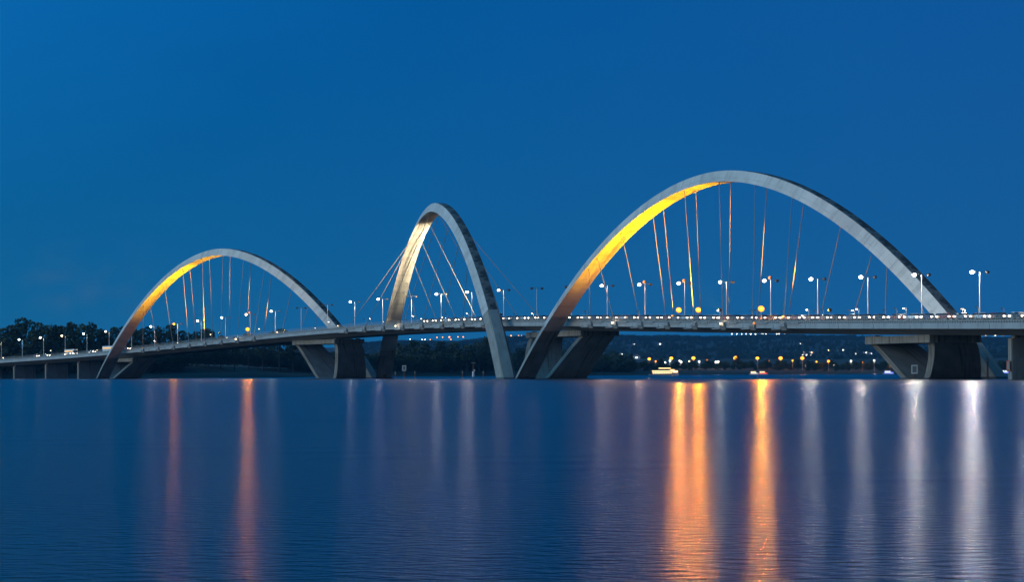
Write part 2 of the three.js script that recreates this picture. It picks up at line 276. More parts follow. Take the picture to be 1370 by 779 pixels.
// ---------------------------------------------------------------- the deck
const deck = thing('bridge_deck', 'long curved bridge deck with pale side panels running under the three arches', 'bridge deck', [0, 0, -940]);
const DO = V(0, 0, -940);
const S0 = -760, S1 = 640;
function along(name, prof, s0, s1, mat, step = 10, org = DO, parent = deck, extra) {
  const rings = []; const n = Math.max(1, Math.round((s1 - s0) / step)); for (let i = 0; i <= n; i++) { const s = s0 + (s1 - s0) * i / n; rings.push(prof.map(([o, h]) => onDeck(s, o, h))); }
  return part(name, sweep(rings, org), mat, parent, extra);
}
along('box_girder', [[11.6, -3.3], [6.2, -4.85], [-6.2, -4.85], [-11.6, -3.3], [-11.6, -2.2], [11.6, -2.2]], S0, S1, M.fascia);
along('road_slab', [[12.1, -2.1], [-12.1, -2.1], [-12.1, ROAD - 0.03], [12.1, ROAD - 0.03]], S0, S1, M.concrete);
along('carriageway', [[9.6, ROAD - 0.02], [0.9, ROAD - 0.02], [0.9, ROAD], [9.6, ROAD]], S0, S1, M.asphalt);
along('carriageway', [[-0.9, ROAD - 0.02], [-9.6, ROAD - 0.02], [-9.6, ROAD], [-0.9, ROAD]], S0, S1, M.asphalt);
along('median_kerb', [[0.8, ROAD - 0.03], [-0.8, ROAD - 0.03], [-0.8, ROAD + 0.2], [0.8, ROAD + 0.2]], S0, S1, M.concrete);
for (const o of [3.8, 6.7, -3.8, -6.7]) {
  const gs = []; for (let s = -560; s < 560; s += 12) { const rings = [s, s + 4].map(q => [[o + 0.07, ROAD + 0.004], [o - 0.07, ROAD + 0.004], [o - 0.07, ROAD + 0.012], [o + 0.07, ROAD + 0.012]].map(([a, h]) => onDeck(q, a, h))); gs.push(sweep(rings, DO)); }
  part('lane_marking', mergeGeometries(gs), M.paint, deck, { kind: 'stuff' });
}
for (const sd of [1, -1]) {
  for (let s = S0; s < S1; s += 20) {
    along('side_panel', [[sd * 12.45, -3.42], [sd * 11.75, -3.42], [sd * 11.75, -2.12], [sd * 12.45, -2.12]], s + 0.09, s + 19.91, M.fascia, 10);
  }
  along('edge_kerb', [[sd * 12.35, -1.74], [sd * 11.9, -1.74], [sd * 11.9, ROAD + 0.02], [sd * 12.35, ROAD + 0.02]], S0, S1, M.concrete);
  // precast teeth under the kerb and the open handrail above it
  const teeth = [], rail = [];
  for (let s = -640; s < 560; s += 1.25) { const { d, n } = fr(s), c = onDeck(s, sd * 12.2, -1.92), g = box(0, 0, 0, 0.62, 0.4, 0.4); g.rotateY(Math.atan2(d.x, d.z) - Math.PI / 2); g.translate(c.x, c.y, c.z - DO.z); teeth.push(g); }
  part('kerb_teeth', mergeGeometries(teeth), M.fascia, deck, { kind: 'stuff' });
  for (let s = -640; s < 560; s += 2) { const a = onDeck(s, sd * 12.1, ROAD), b = onDeck(s, sd * 12.1, -0.42); a.z -= DO.z; b.z -= DO.z; rail.push(tube(a, b, 0.05, 0.05, 5)); }
  part('railing_posts', mergeGeometries(rail), M.rail, deck, { kind: 'stuff' });
  for (const h of [-0.4, -0.85, -1.15]) along('handrail', [[sd * 12.1 + 0.05, h - 0.04], [sd * 12.1 - 0.05, h - 0.04], [sd * 12.1 - 0.05, h + 0.04], [sd * 12.1 + 0.05, h + 0.04]], S0, S1, M.rail);
}

// ---------------------------------------------------------------- the three arches
const ARCH = { H: 59.0961, p: 1.8606, q: 0.9557, tb: 2.898, tc: 3.1205, wb: 6.8109, wc: 5.334, re: 0.5117 };
const PER = [];
PER[0] = [0.9059, -1.2439, 0.2626, 2.7103, -0.8269, 0.0013, 0.0046, -0.2838, -1.4662];
PER[1] = [1.9563, 1.2715, -0.0023, -0.008, 0.6805, -0.0455, -0.0333, 1.2213, 3.7621];
PER[2] = [1.0868, -0.0997, -1.0418, 2.0921, -0.348, 0.0441, 0.0284, 0.1351, -2.2959];
const archInfo = [];
function arch(i, label) {
  const [aA, lA, aB, lB, asy, dp, dq, lean, dH] = PER[i], sA = [-360, -120, 120][i], sg = [1, -1, 1][i];
  const p = ARCH.p + dp, q = ARCH.q + dq, H = ARCH.H + dH;
  const fA = fr(sA), fB = fr(sA + 240);
  const A = centre(sA).addScaledVector(fA.n, (20 + lA) * sg).addScaledVector(fA.d, 6 + aA), B = centre(sA + 240).addScaledVector(fB.n, -(20 + lB) * sg).addScaledVector(fB.d, -6 - aB);
  const Dv = B.clone().sub(A), L = Dv.length() / 2; Dv.normalize(); const side = V(Dv.z, 0, -Dv.x); if (side.z < 0) side.negate();
  const C = A.clone().add(B).multiplyScalar(0.5);
  const Y = u => H * Math.pow(Math.max(0, 1 - Math.pow(Math.abs(u), p)), q), X = u => (u + asy * 0.05 * (1 - u * u)) * L;
  function section(u, y0) {
    const e = 1e-3, ua = Math.max(-0.9999, u - e), ub = Math.min(0.9999, u + e); let tx = X(ub) - X(ua), ty = Y(ub) - Y(ua); const n = Math.hypot(tx, ty); tx /= n; ty /= n;
    const y = Y(u), f = Math.max(0, 1 - y / H), t = ARCH.tc + (ARCH.tb - ARCH.tc) * f, w = ARCH.wc + (ARCH.wb - ARCH.wc) * f;
    const P = (o, l) => C.clone().addScaledVector(Dv, X(u) - ty * t * o).addScaledVector(side, l + lean * y / H).setY(y + tx * t * o);
    return { ring: [P(-0.5, w / 2), P(0.5, w / 2 * ARCH.re), P(0.5, -w / 2 * ARCH.re), P(-0.5, -w / 2)], P, t, w, out: Dv.clone().multiplyScalar(-ty).setY(tx), tan: Dv.clone().multiplyScalar(tx).setY(ty) };
  }
  const t = thing('bridge_arch', label, 'bridge arch', [A.x, 0, A.z], 0), org = V(A.x, 0, A.z);
  const us = []; for (let k = 0; k <= 160; k++) us.push(Math.sin(-Math.PI / 2 + Math.PI * k / 160));
  const yA = sg > 0 ? refY(sA) - 4.5 : 12, yB = sg < 0 ? refY(sA + 240) + 0.4 : 12; const uj = us.find(u => Y(u) > yA), ujB = -[...us].reverse().find(u => Y(u) > yB);
  // concrete feet, carried on below the water
  for (const [u0, u1] of [[-1, uj], [-ujB, 1]]) {
    const rings = []; const list = []; for (let k = 0; k <= 8; k++) list.push(u0 + (u1 - u0) * k / 8); for (const u of list) rings.push(section(Math.max(-0.9995, Math.min(0.9995, u))).ring);
    const end = u0 === -1 ? rings[0] : rings[8], nx = u0 === -1 ? rings[1] : rings[7]; const ext = end.map((v, k) => { const d = v.clone().sub(nx[k]).normalize(); return v.clone().addScaledVector(d, 5); });
    if (u0 === -1) rings.unshift(ext); else rings.push(ext);
    const foot = part('concrete_foot', sweep(rings, org), M.concrete, t);
    { const a = u0 === -1 ? rings[1] : rings[8], b = u0 === -1 ? rings[2] : rings[7], at = y => a.map((v, k) => { const f = (y - v.y) / (b[k].y - v.y); const q = v.clone().lerp(b[k], f), cc = V(); for (const w of a) cc.addScaledVector(w.clone().lerp(b[k], 0), 0.25); return q.add(q.clone().sub(cc).setY(0).normalize().multiplyScalar(0.05)); }); part('wet_band', sweep([at(-1.2), at(0.45)], org), M.wet, foot); }
    const su = u0 === -1 ? -0.985 : 0.985, sc = section(su), c = sc.P(-0.5, 0).setY(sc.P(-0.5, 0).y + 0.6), g = box(0, 0, 0, 1.5, 3, 0.2); g.rotateY(Math.atan2(side.x, side.z) - Math.PI / 2); g.rotateX(0);
    c.addScaledVector(sc.out, -0.04).sub(org); g.translate(c.x, c.y, c.z); part('access_hatch', g, M.dark, t);
  }
  // steel box segments
  const nSeg = 22, span = [uj + 0.0006, -ujB - 0.0006]; const a0 = Math.asin(span[0]), a1 = Math.asin(span[1]);
  for (let k = 0; k < nSeg; k++) {
    const rings = []; for (let m = 0; m <= 4; m++) { const x = a0 + (a1 - a0) * (k + 0.0025 + 0.995 * m / 4) / nSeg; rings.push(section(Math.sin(x)).ring); }
    const geo = sweep(rings, org), ua = geo.attributes.uv; for (let m = 0; m < ua.count; m++) ua.setXY(m, ua.getX(m) + k * 3.7 + i * 9, ua.getY(m) + k * 10.4);
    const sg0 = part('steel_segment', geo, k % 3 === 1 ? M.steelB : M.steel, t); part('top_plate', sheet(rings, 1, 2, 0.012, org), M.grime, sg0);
    for (const [i0, i1] of [[0, 1], [3, 2]]) { const strip = rings.map(r => { const p = r[i0].clone().lerp(r[i1], 0.36), o = p.clone().sub(r[0].clone().add(r[1]).add(r[2]).add(r[3]).multiplyScalar(0.25)).normalize(), e = r[i1].clone().sub(r[i0]).normalize(), n2 = o.clone().addScaledVector(e, -o.dot(e)).normalize(); return [p.clone().addScaledVector(e, -0.07), p.clone().addScaledVector(e, -0.07).addScaledVector(n2, 0.05), p.clone().addScaledVector(e, 0.07).addScaledVector(n2, 0.05), p.clone().addScaledVector(e, 0.07)]; }); part('weld_flange', sweep(strip, org), M.steelB, sg0); }
  }
  const info = { A, B, C, Dv, L, side, section, X, Y, sA, sg, group: t, org };
  // stay cables, eight to each edge of the deck
  const uOf = v => { let lo = -0.999, hi = 0.999; for (let k = 0; k < 40; k++) { const m = (lo + hi) / 2; if (X(m) < v) lo = m; else hi = m; } return lo; };
  info.uOf = uOf;
  const bot = [-73, -53, -33, -13, 7, 27, 47, 67], top = [-72, -67, -53, -36, -18.5, -0.5, 17.5, 35];
  for (let k = 0; k < 8; k++) for (const m of [1, -1]) {          // the two edges mirror each other about the middle of the span
    const edge = m * sg, s = sA + 120 + m * bot[k], sc = section(uOf(m * top[k])), a = sc.P(-0.46, m * sg * sc.w * 0.3), b = onDeck(s, edge * 12.75, -2.5);
    const g = tube(a.clone().sub(org), b.clone().sub(org), 0.1, 0.1, 7); part('stay_cable', g, M.cable, t);
    const pin = tube(a.clone().sub(org), a.clone().lerp(b, 0.9 / a.distanceTo(b)).sub(org), 0.22, 0.17, 7); part('cable_socket', pin, M.bracket, t);
    // anchor bracket on the deck edge
    const { d, n } = fr(s), e = edge, R = (al, of, h) => onDeck(s, 0, 0).addScaledVector(d, al).addScaledVector(n, e * of).setY(refY(s) + h);
    const rings = [-1.6, 1.6].map(al => [R(al, 12.47, -1.78), R(al, 13.25, -2.0), R(al, 13.25, -2.9), R(al, 12.47, -3.95)]);
    part('anchor_bracket', sweep(rings, DO), M.bracket, deck);
    const fin = [1.7, 9.2].map(al => [R(al, 12.47, -2.05), R(al, 12.75, -2.05), R(al, 12.75, -2.45), R(al, 12.47, -2.45)]); part('edge_ledge', sweep(fin, DO), M.bracket, deck);
    const fin2 = [-7.5, -1.7].map(al => [R(al, 12.47, -3.42), R(al, 12.9, -3.42), R(al, 12.9, -3.66), R(al, 12.2, -3.66)]); part('lower_ledge', sweep(fin2, DO), M.fascia, deck);
  }
  archInfo.push(info); return info;
}
arch(0, 'far arch at the low end of the bridge, amber underside, standing before dark trees');
arch(1, 'narrow middle arch turned edge-on, its underside lit pale cream');
arch(2, 'largest arch with golden lit underside, at the end of the bridge away from the wood');

// ---------------------------------------------------------------- piers
function wallPier(s, sg, label, half, a0, shift) {
  const { d, n } = fr(s), c = centre(s), t = thing('arch_pier', label, 'bridge pier', [c.x, 0, c.z]), top = refY(s) - 6.9;
  const P = (al, of, y) => c.clone().addScaledVector(d, al).addScaledVector(n, of).setY(y);
  for (const e of [-1, 1]) {
    const rings = [];
    for (let k = -1; k <= 14; k++) {
      const h = Math.max(0, k / 14), y = k < 0 ? -4 : h * top, a = a0 + (half - 1.6 - a0) * Math.pow(h, 0.85), b = sg * shift * Math.pow(1 - h, 0.8), w = 6.6 - 1.2 * h, th = 1.5 + 0.1 * h;
      rings.push([P(e * a - th, b - w, y), P(e * a + th, b - w, y), P(e * a + th, b + w, y), P(e * a - th, b + w, y)]);
    }
    part('pier_wall', sweep(rings, c), M.concrete, t);
  }
  const y0 = top, y1 = top + 1.8, bx = (a0, a1, b0, b1, ya, yb) => sweep([ya, yb].map(y => [P(a0, b0, y), P(a0, b1, y), P(a1, b1, y), P(a1, b0, y)]), c);
  for (const e of [-1, 1]) {
    part('side_beam', bx(-half + 3.5, half - 3.5, e * 5.5 - 0.9, e * 5.5 + 0.9, y0 + 0.04, y1), M.concrete, t);
    part('end_beam', bx(e * (half - 1.6) - 1.1, e * (half - 1.6) + 1.1, -4.4, 4.4, y0 + 0.04, y1), M.concrete, t);
    for (const f of [-1, 1]) { part('corner_block', bx(e * (half - 1.6) - 1.95, e * (half - 1.6) + 1.9, f * 5.5 - 1.05, f * 5.5 + 1.05, y0, y1 + 0.03), M.concrete, t); part('bearing', bx(e * (half - 2) - 0.7, e * (half - 2) + 0.7, f * 4.6 - 0.7, f * 4.6 + 0.7, y1 - 0.02, y1 + 0.34), M.concrete, t); }
  }
  part('footing', bx(-a0 - 2, a0 + 2, sg * shift - 7, sg * shift + 7, -4, 0.3), M.wet, t);
  return t;
}
wallPier(-360, 1, 'curved two-walled pier behind the foot of the far arch', 17, 5.6, 5.6);
wallPier(-120, -1, 'curved two-walled pier beside the rear feet of the far and middle arches', 23.5, 9, 5.9);
wallPier(120, 1, 'curved two-walled pier behind the crossing front feet of the middle and largest arches', 23.5, 9, 6);
wallPier(360, -1, 'broad curved two-walled pier under the near end of the largest arch', 17.3, 5.6, 4.9);
for (const [s, label] of [[-555, 'plain wall pier at the end of the approach by the wood'], [-507, 'plain wall pier of the approach, one short of the wood'], [-462, 'plain wall pier of the approach, second from the far arch'], [-417, 'plain wall pier of the approach next to the far arch'], [417, 'plain wall pier just past the broad pier of the largest arch'], [465, 'plain wall pier second past the largest arch']]) {
  const { d, n } = fr(s), c = centre(s), t = thing('approach_pier', label, 'bridge pier', [c.x, 0, c.z]), P = (al, of, y) => c.clone().addScaledVector(d, al).addScaledVector(n, of).setY(y);
  part('pier_wall', sweep([-4, refY(s) - 5.4].map(y => [P(-0.9, -6, y), P(0.9, -6, y), P(0.9, 6, y), P(-0.9, 6, y)]), c), M.concrete, t);
  part('edge_strip', sweep([-4, refY(s) - 5.45].map(y => [P(-0.8, 6, y), P(0.8, 6, y), P(0.8, 6.25, y), P(-0.8, 6.25, y)]), c), M.concrete, t);
  part('bearing_beam', sweep([refY(s) - 5.4, refY(s) - 4.86].map(y => [P(-0.7, -5.5, y), P(0.7, -5.5, y), P(0.7, 5.5, y), P(-0.7, 5.5, y)]), c), M.concrete, t);
}

// ---------------------------------------------------------------- lamps on the deck
function light(pos, color, cd, r = 10) { const l = new THREE.PointLight(color, cd); l.position.copy(pos); l.castShadow = true; l.shadow.radius = r; l.name = 'lamp_light'; return l; }
const lampShape = {
  pole: tube(V(0, 0, 0), V(0, 10.6, 0), 0.14, 0.085, 10), base: tube(V(0, 0, 0), V(0, 0.5, 0), 0.3, 0.28, 10),
  arm: tube(V(0, 10.5, 0), V(1.45, 10.75, 0), 0.06, 0.05, 6),
  head: (() => { const g = new THREE.SphereGeometry(1, 12, 8, 0, Math.PI * 2, 0, Math.PI / 2); g.scale(0.62, 0.2, 0.27); g.translate(1.9, 10.72, 0); return g; })(),
  lens: (() => { const g = new THREE.SphereGeometry(1, 12, 8); g.scale(0.52, 0.4, 0.42); g.translate(1.9, 10.55, 0); return g; })(),
};
const mirrorX = g => { const c = g.clone(); c.rotateY(Math.PI); return c; };
const lampBack = { arm: mirrorX(lampShape.arm), head: mirrorX(lampShape.head), lens: mirrorX(lampShape.lens) };
M.lensOff = S({ color: lin(0.04, 0.04, 0.04), roughness: 0.3 });
function streetLamp(i, kind, cd, flood) {
  const s = (i - 12) * 30, { n } = fr(s), base = onDeck(s, 0, ROAD + 0.2);
  const words = { cool: 'with one white lamp lit', mint: 'with one greenish white lamp lit', warm: 'with one warm lamp lit', off: 'with both lamps dark', sodium: 'with one orange lamp lit' }[kind];
  const t = thing('street_lamp', 'tall street lamp on the bridge median ' + words + (flood ? ' and orange floodlight above' : ''), 'street lamp', base.toArray(), Math.atan2(-n.z, n.x), 'street lamps along the bridge median' + (flood ? ' with orange floodlight' : ', ' + kind));
  part('pole', lampShape.pole, M.pole, t); part('pole_base', lampShape.base, M.pole, t); part('arm', lampShape.arm, M.housing, t); part('arm', lampBack.arm, M.housing, t);
  const h1 = part('lamp_head', lampShape.head, M.housing, t), h2 = part('lamp_head', lampBack.head, M.housing, t);
  part('lens', lampShape.lens, kind === 'off' ? M.lensOff : E_[kind], h1); part('lens', lampBack.lens, M.lensOff, h2);
  if (kind !== 'off') t.add(light(V(1.9, 10.0, 0), RGB[kind], cd * 0.8, 12));
  if (flood) {
    const f = part('flood_head', box(0, 11.3, 0, 0.5, 0.6, 0.5), M.housing, t); const g = new THREE.SphereGeometry(0.42, 12, 8); g.translate(0.12, 11.35, 0.3); part('flood_lens', g, E_.sodium, f);
    part('flood_bracket', tube(V(0, 10.6, 0), V(0, 11.1, 0), 0.07, 0.07, 6), M.pole, t); t.add(light(V(0.15, 11.4, 0.8), RGB.sodium, flood, 14));
  }
}
const LAMPS = { 25: ['cool', 850], 24: ['cool', 560], 23: ['cool', 260], 22: ['cool', 220], 21: ['cool', 80, 420], 20: ['mint', 110], 19: ['cool', 70, 60], 18: ['cool', 70, 90], 17: ['cool', 110], 16: ['off', 0], 15: ['off', 0], 14: ['warm', 90], 13: ['cool', 200], 12: ['cool', 150], 11: ['off', 0], 10: ['cool', 90], 9: ['mint', 80], 8: ['off', 0], 7: ['off', 0], 6: ['mint', 80], 5: ['warm', 130, 280], 4: ['mint', 80], 3: ['mint', 80], 2: ['sodium', 620], 1: ['cool', 70], 0: ['off', 0], [-1]: ['warm', 60], [-2]: ['mint', 60], [-3]: ['warm', 40], [-4]: ['mint', 60], [-5]: ['mint', 60], [-6]: ['warm', 60], [-7]: ['mint', 60], 26: ['cool', 600], 27: ['off', 0] };
for (const [i, [k, cd, fl]] of Object.entries(LAMPS)) streetLamp(+i, k, cd, fl);

// low path lamps along the footways
const pathShape = { post: tube(V(0, 0, 0), V(0, 2.7, 0), 0.06, 0.05, 7), arm: tube(V(0, 2.65, 0), V(0.45, 2.75, 0), 0.04, 0.04, 5), head: box(0.6, 2.78, 0, 0.5, 0.1, 0.22), lens: (() => { const g = new THREE.SphereGeometry(0.2, 10, 6); g.scale(1.1, 0.6, 0.8); g.translate(0.6, 2.66, 0); return g; })() };
function pathLamp(s, off, kind, cd) {
  const { n } = fr(s), p = onDeck(s, off, ROAD), t = thing('path_lamp', kind === 'off' ? 'short dark lamp post on the bridge footway, unlit' : kind === 'cool' ? 'short lamp post on the bridge footway with white light on' : 'short lamp post on the bridge footway with warm light on', 'lamp post', p.toArray(), Math.atan2(-n.z, n.x), 'footway lamp posts, ' + kind);
  part('post', pathShape.post, M.rail, t); part('arm', pathShape.arm, M.rail, t); const h = part('lamp_head', pathShape.head, M.housing, t); part('lens', pathShape.lens, kind === 'off' ? M.lensOff : E_[kind], h);
  if (kind !== 'off') t.add(light(V(0.6, 2.45, 0), RGB[kind], cd * 0.4, 8));
}
const sFor = (px, off) => { let lo = -640, hi = 470; for (let k = 0; k < 40; k++) { const m = (lo + hi) / 2, p = onDeck(m, off, 0); if (685 + F * p.x / -p.z < px) lo = m; else hi = m; } return lo; };
for (const [px, off, kind, cd] of [[1212, 10.6, 'cool', 40], [1143, -10.6, 'cool', 20], [1149, 10.6, 'cool', 20], [1082, 10.6, 'cool', 30], [963, 10.6, 'cool', 30], [1291, -10.6, 'warm', 160], [714, -10.6, 'warm', 60], [627, 10.6, 'warm', 30], [594, -10.6, 'warm', 24], [554, 10.6, 'warm', 40], [515, -10.6, 'warm', 50], [497, 10.6, 'cool', 24], [566, -10.6, 'cool', 10], [373, -10.6, 'warm', 30], [349, 10.6, 'warm', 24], [306, -10.6, 'warm', 24], [284, 10.6, 'warm', 24], [240, -10.6, 'warm', 30], [209, 10.6, 'cool', 14], [424, -10.6, 'warm', 14], [442, 10.6, 'warm', 14], [454, -10.6, 'warm', 18], [132, -10.6, 'warm', 16], [90, -10.6, 'warm', 50], [70, 10.6, 'warm', 14], [6, -10.6, 'warm', 60]]) pathLamp(sFor(px, off), off, kind, cd);
for (let s = -60; s < 420; s += 21) { pathLamp(s, -10.6, 'off'); if (s % 2 === 0) pathLamp(s + 9, 10.6, 'off'); }

// floodlights on the deck edge that light the arches; each is a lamp box on a bracket
function flood(pos, target, kind, cd, angle, label, seen) {
  const t = thing('arch_floodlight', label, 'floodlight', pos.toArray(), 0, seen ? 'floodlights glaring from the deck' : 'floodlights aimed up the arches'), dir = target.clone().sub(pos).normalize(), q = new THREE.Quaternion().setFromUnitVectors(V(0, 0, 1), dir);
  const b = seen ? box(0, 0, 0, 1.2, 1.1, 0.45) : box(0, 0, 0, 0.8, 0.7, 0.5); b.applyQuaternion(q); part('lamp_box', b, M.housing, t);
  for (const [lx, ly] of [[0, 0]]) { const g = new THREE.SphereGeometry(seen ? 0.85 : 0.4, 16, 10); g.scale(1, 0.92, 0.4); g.translate(lx, ly, 0.27); g.applyQuaternion(q); part('lamp_lens', g, E_[kind], t); }
  part('bracket', tube(V(0, 0, 0), V(0, -2.9, 0), 0.07, 0.09, 6), M.rail, t);
  if (seen) { t.add(light(dir.clone().multiplyScalar(0.75), RGB[kind], cd, 15)); return; }
  const l = new THREE.SpotLight(RGB[kind], cd, 0, angle, 0.7); l.position.copy(dir).multiplyScalar(0.6); l.castShadow = true; l.shadow.radius = 15; l.name = 'flood_light'; l.target.position.copy(dir).multiplyScalar(50); t.add(l, l.target);
}
const onArch = (i, v) => { const a = archInfo[i], sc = a.section(a.uOf(v)); return sc.P(-0.5, 0); };
RGB.amber = lin(1, 0.47, 0.0); E_.amber = emit(1, 0.55, 0.05, 60); RGB.cream = lin(1, 0.86, 0.55); E_.cream = emit(1, 0.8, 0.5, 40);
flood(onDeck(262, 11.4, 1.4), onArch(2, -52), 'amber', 150000, 0.3, 'boxy floodlight on the deck aimed up the golden leg of the largest arch');
flood(onDeck(283, -11.4, 1.4), onArch(2, -30), 'amber', 90000, 0.3, 'boxy floodlight on the deck aimed at the upper curve of the largest arch');
flood(onDeck(-218, 11.4, 1.4), onArch(0, -52), 'amber', 120000, 0.3, 'boxy floodlight on the deck aimed up the amber leg of the far arch');
flood(onDeck(-197, -11.4, 1.4), onArch(0, -30), 'amber', 60000, 0.3, 'boxy floodlight on the deck aimed at the upper curve of the far arch');
flood(onDeck(30, -11.4, 1.4), onArch(1, -46), 'cream', 140000, 0.36, 'boxy floodlight on the deck aimed up the cream leg of the middle arch');
const toward = (p, up) => p.clone().add(V(0.1 * 100, up, 100));
for (const [px, off, cd, i] of [[908, -11.2, 2500, 2], [934, -11.2, 2500, 2], [1018, 11.2, 1900, 2], [332, 11.2, 1000, 0]]) {
  const p = onDeck(sFor(px, off), off, 1.6); flood(p, toward(p, 22), 'sodium', cd, 0.9, i === 2 ? 'glaring orange floodlight on a short post under the largest arch' : 'glaring orange floodlight on a short post under the far arch', true);
}

// ---------------------------------------------------------------- traffic
function carParts(bodyMat) {
  const g = new THREE.Group();
  const ext = (pts, w, bev) => { const sh = new THREE.Shape(pts.map(p => new THREE.Vector2(...p))); const e = new THREE.ExtrudeGeometry(sh, { depth: w - 2 * bev, bevelEnabled: true, bevelThickness: bev, bevelSize: bev, bevelSegments: 2, steps: 1 }); e.translate(0, 0, -(w - 2 * bev) / 2); return e; };
  part('body', ext([[-2.1, 0.32], [2.05, 0.32], [2.12, 0.55], [1.95, 0.78], [1.0, 0.92], [-1.75, 0.95], [-2.12, 0.86]], 1.74, 0.06), bodyMat, g);
  const cab = part('cabin', ext([[1.0, 0.92], [0.3, 1.38], [-1.0, 1.42], [-1.8, 0.95]], 1.5, 0.06), M.glass, g);
  part('roof', ext([[0.32, 1.385], [0.1, 1.46], [-0.95, 1.48], [-1.1, 1.41]], 1.36, 0.04), bodyMat, cab);
  for (const x of [1.3, -1.3]) for (const z of [0.8, -0.8]) { const w = new THREE.CylinderGeometry(0.32, 0.32, 0.2, 16); w.rotateX(Math.PI / 2); w.translate(x, 0.32, z); const wm = part('wheel', w, M.tyre, g); const r = new THREE.CylinderGeometry(0.18, 0.18, 0.02, 10); r.rotateX(Math.PI / 2); r.translate(x, 0.32, z + Math.sign(z) * 0.11); part('rim', r, M.rim, wm); }
  for (const z of [0.62, -0.62]) { const h = new THREE.SphereGeometry(0.25, 10, 6); h.scale(0.5, 0.7, 1); h.translate(2.14, 0.66, z); part('headlight', h, E_.head, g); const b = box(-2.17, 0.78, z, 0.08, 0.16, 0.34); part('tail_light', b, E_.tail, g); }
  return g;
}
const carPaint = [['silver', 0.5, 0.5, 0.52], ['white', 0.75, 0.75, 0.74], ['black', 0.03, 0.03, 0.03], ['grey', 0.2, 0.2, 0.21], ['red', 0.35, 0.03, 0.03], ['dark blue', 0.03, 0.05, 0.14]].map(([n, r, g, b]) => [n, new THREE.MeshPhysicalMaterial({ color: lin(r, g, b), roughness: 0.35, clearcoat: 1, clearcoatRoughness: 0.1 })]);
const carProto = carPaint.map(([n, m]) => [n, carParts(m)]);
function car(s, off, k, flip) {
  const { d } = fr(s), p = onDeck(s, off, ROAD), [n, proto] = carProto[k], c = proto.clone(); c.name = numbered('sedan_car'); c.position.copy(p); c.rotation.y = Math.atan2(-d.z, d.x) + (flip ? Math.PI : 0);
  c.userData = { label: flip ? n + ' sedan car driving away on the far bridge lanes, red tail lights' : n + ' sedan car with bright headlights on the near lanes of the bridge', category: 'car', group: n + ' cars ' + (flip ? 'driving away' : 'coming over the bridge') };
  const l = new THREE.SpotLight(lin(1, 0.9, 0.75), 1.5, 0, 0.6, 0.8); l.position.set(2.5, 0.66, 0); l.target.position.set(20, -0.2, 0); l.castShadow = true; l.shadow.radius = 8; l.name = 'headlight_beam'; c.add(l, l.target); scene.add(c);
}
for (const [lane, s0, gap] of [[8.1, 3, 7.6], [5.2, -2, 8.6], [2.3, 6, 9.5]]) for (let s = s0; s < 440; s += gap * rr(0.85, 1.3)) car(s, lane, Math.floor(rnd() * 6), false);
for (const [s, l] of [[-392, 8.1], [-404, 5.2], [-423, 8.1], [-438, 5.2], [-455, 8.1], [-470, 8.1], [-372, 5.2], [-345, 8.1], [-356, 2.3]]) car(s, l, Math.floor(rnd() * 6), false);
for (const [s, l] of [[150, -5.2], [172, -2.3], [190, -5.2], [318, -5.2], [388, -2.3], [402, -5.2]]) car(s, l, Math.floor(rnd() * 6), true);
function bus(s, off, flip, label, lit) {
  const { d } = fr(s), p = onDeck(s, off, ROAD), t = thing('city_bus', label, 'bus', p.toArray(), Math.atan2(-d.z, d.x) + (flip ? Math.PI : 0));
  const sh = new THREE.Shape([[-5.8, 0.4], [5.8, 0.4], [6, 0.9], [5.85, 2.9], [5.6, 3.1], [-5.8, 3.1], [-6, 2.9], [-6, 0.8]].map(q => new THREE.Vector2(...q))), g = new THREE.ExtrudeGeometry(sh, { depth: 2.36, bevelThickness: 0.08, bevelSize: 0.06, bevelSegments: 2 }); g.translate(0, 0, -1.18); part('body', g, carPaint[1][1], t);
  for (const z of [1.275, -1.275]) for (let k = 0; k < 6; k++) part('window', box(-4.6 + k * 1.8, 2.15, z, 1.5, 0.85, 0.03), lit, t);
  part('windscreen', box(6.02, 1.95, 0, 0.05, 1.2, 2.1), M.glass, t);
  for (const x of [3.9, -3.6]) for (const z of [1.1, -1.1]) { const w = new THREE.CylinderGeometry(0.5, 0.5, 0.3, 16); w.rotateX(Math.PI / 2); w.translate(x, 0.5, z); part('wheel', w, M.tyre, t); }
  for (const z of [0.95, -0.95]) { part('headlight', box(6.05, 0.9, z, 0.06, 0.22, 0.35), E_.head, t); part('tail_light', box(-6.08, 1.0, z, 0.06, 0.3, 0.2), E_.tail, t); part('marker_light', box(-6.05, 2.95, z, 0.08, 0.12, 0.3), E_.red, t); part('marker_light', box(5.9, 2.98, z, 0.2, 0.12, 0.3), E_.yellow, t); }
}
bus(-384, 2.4, false, 'white city bus with amber lit windows crossing beside the far arch', E_.bus);
bus(-436, 2.4, false, 'white city bus with amber lit windows on the approach by the wood', E_.bus);
bus(404, -8.1, true, 'white city bus with red rear lights driving away past the largest arch', M.glass);

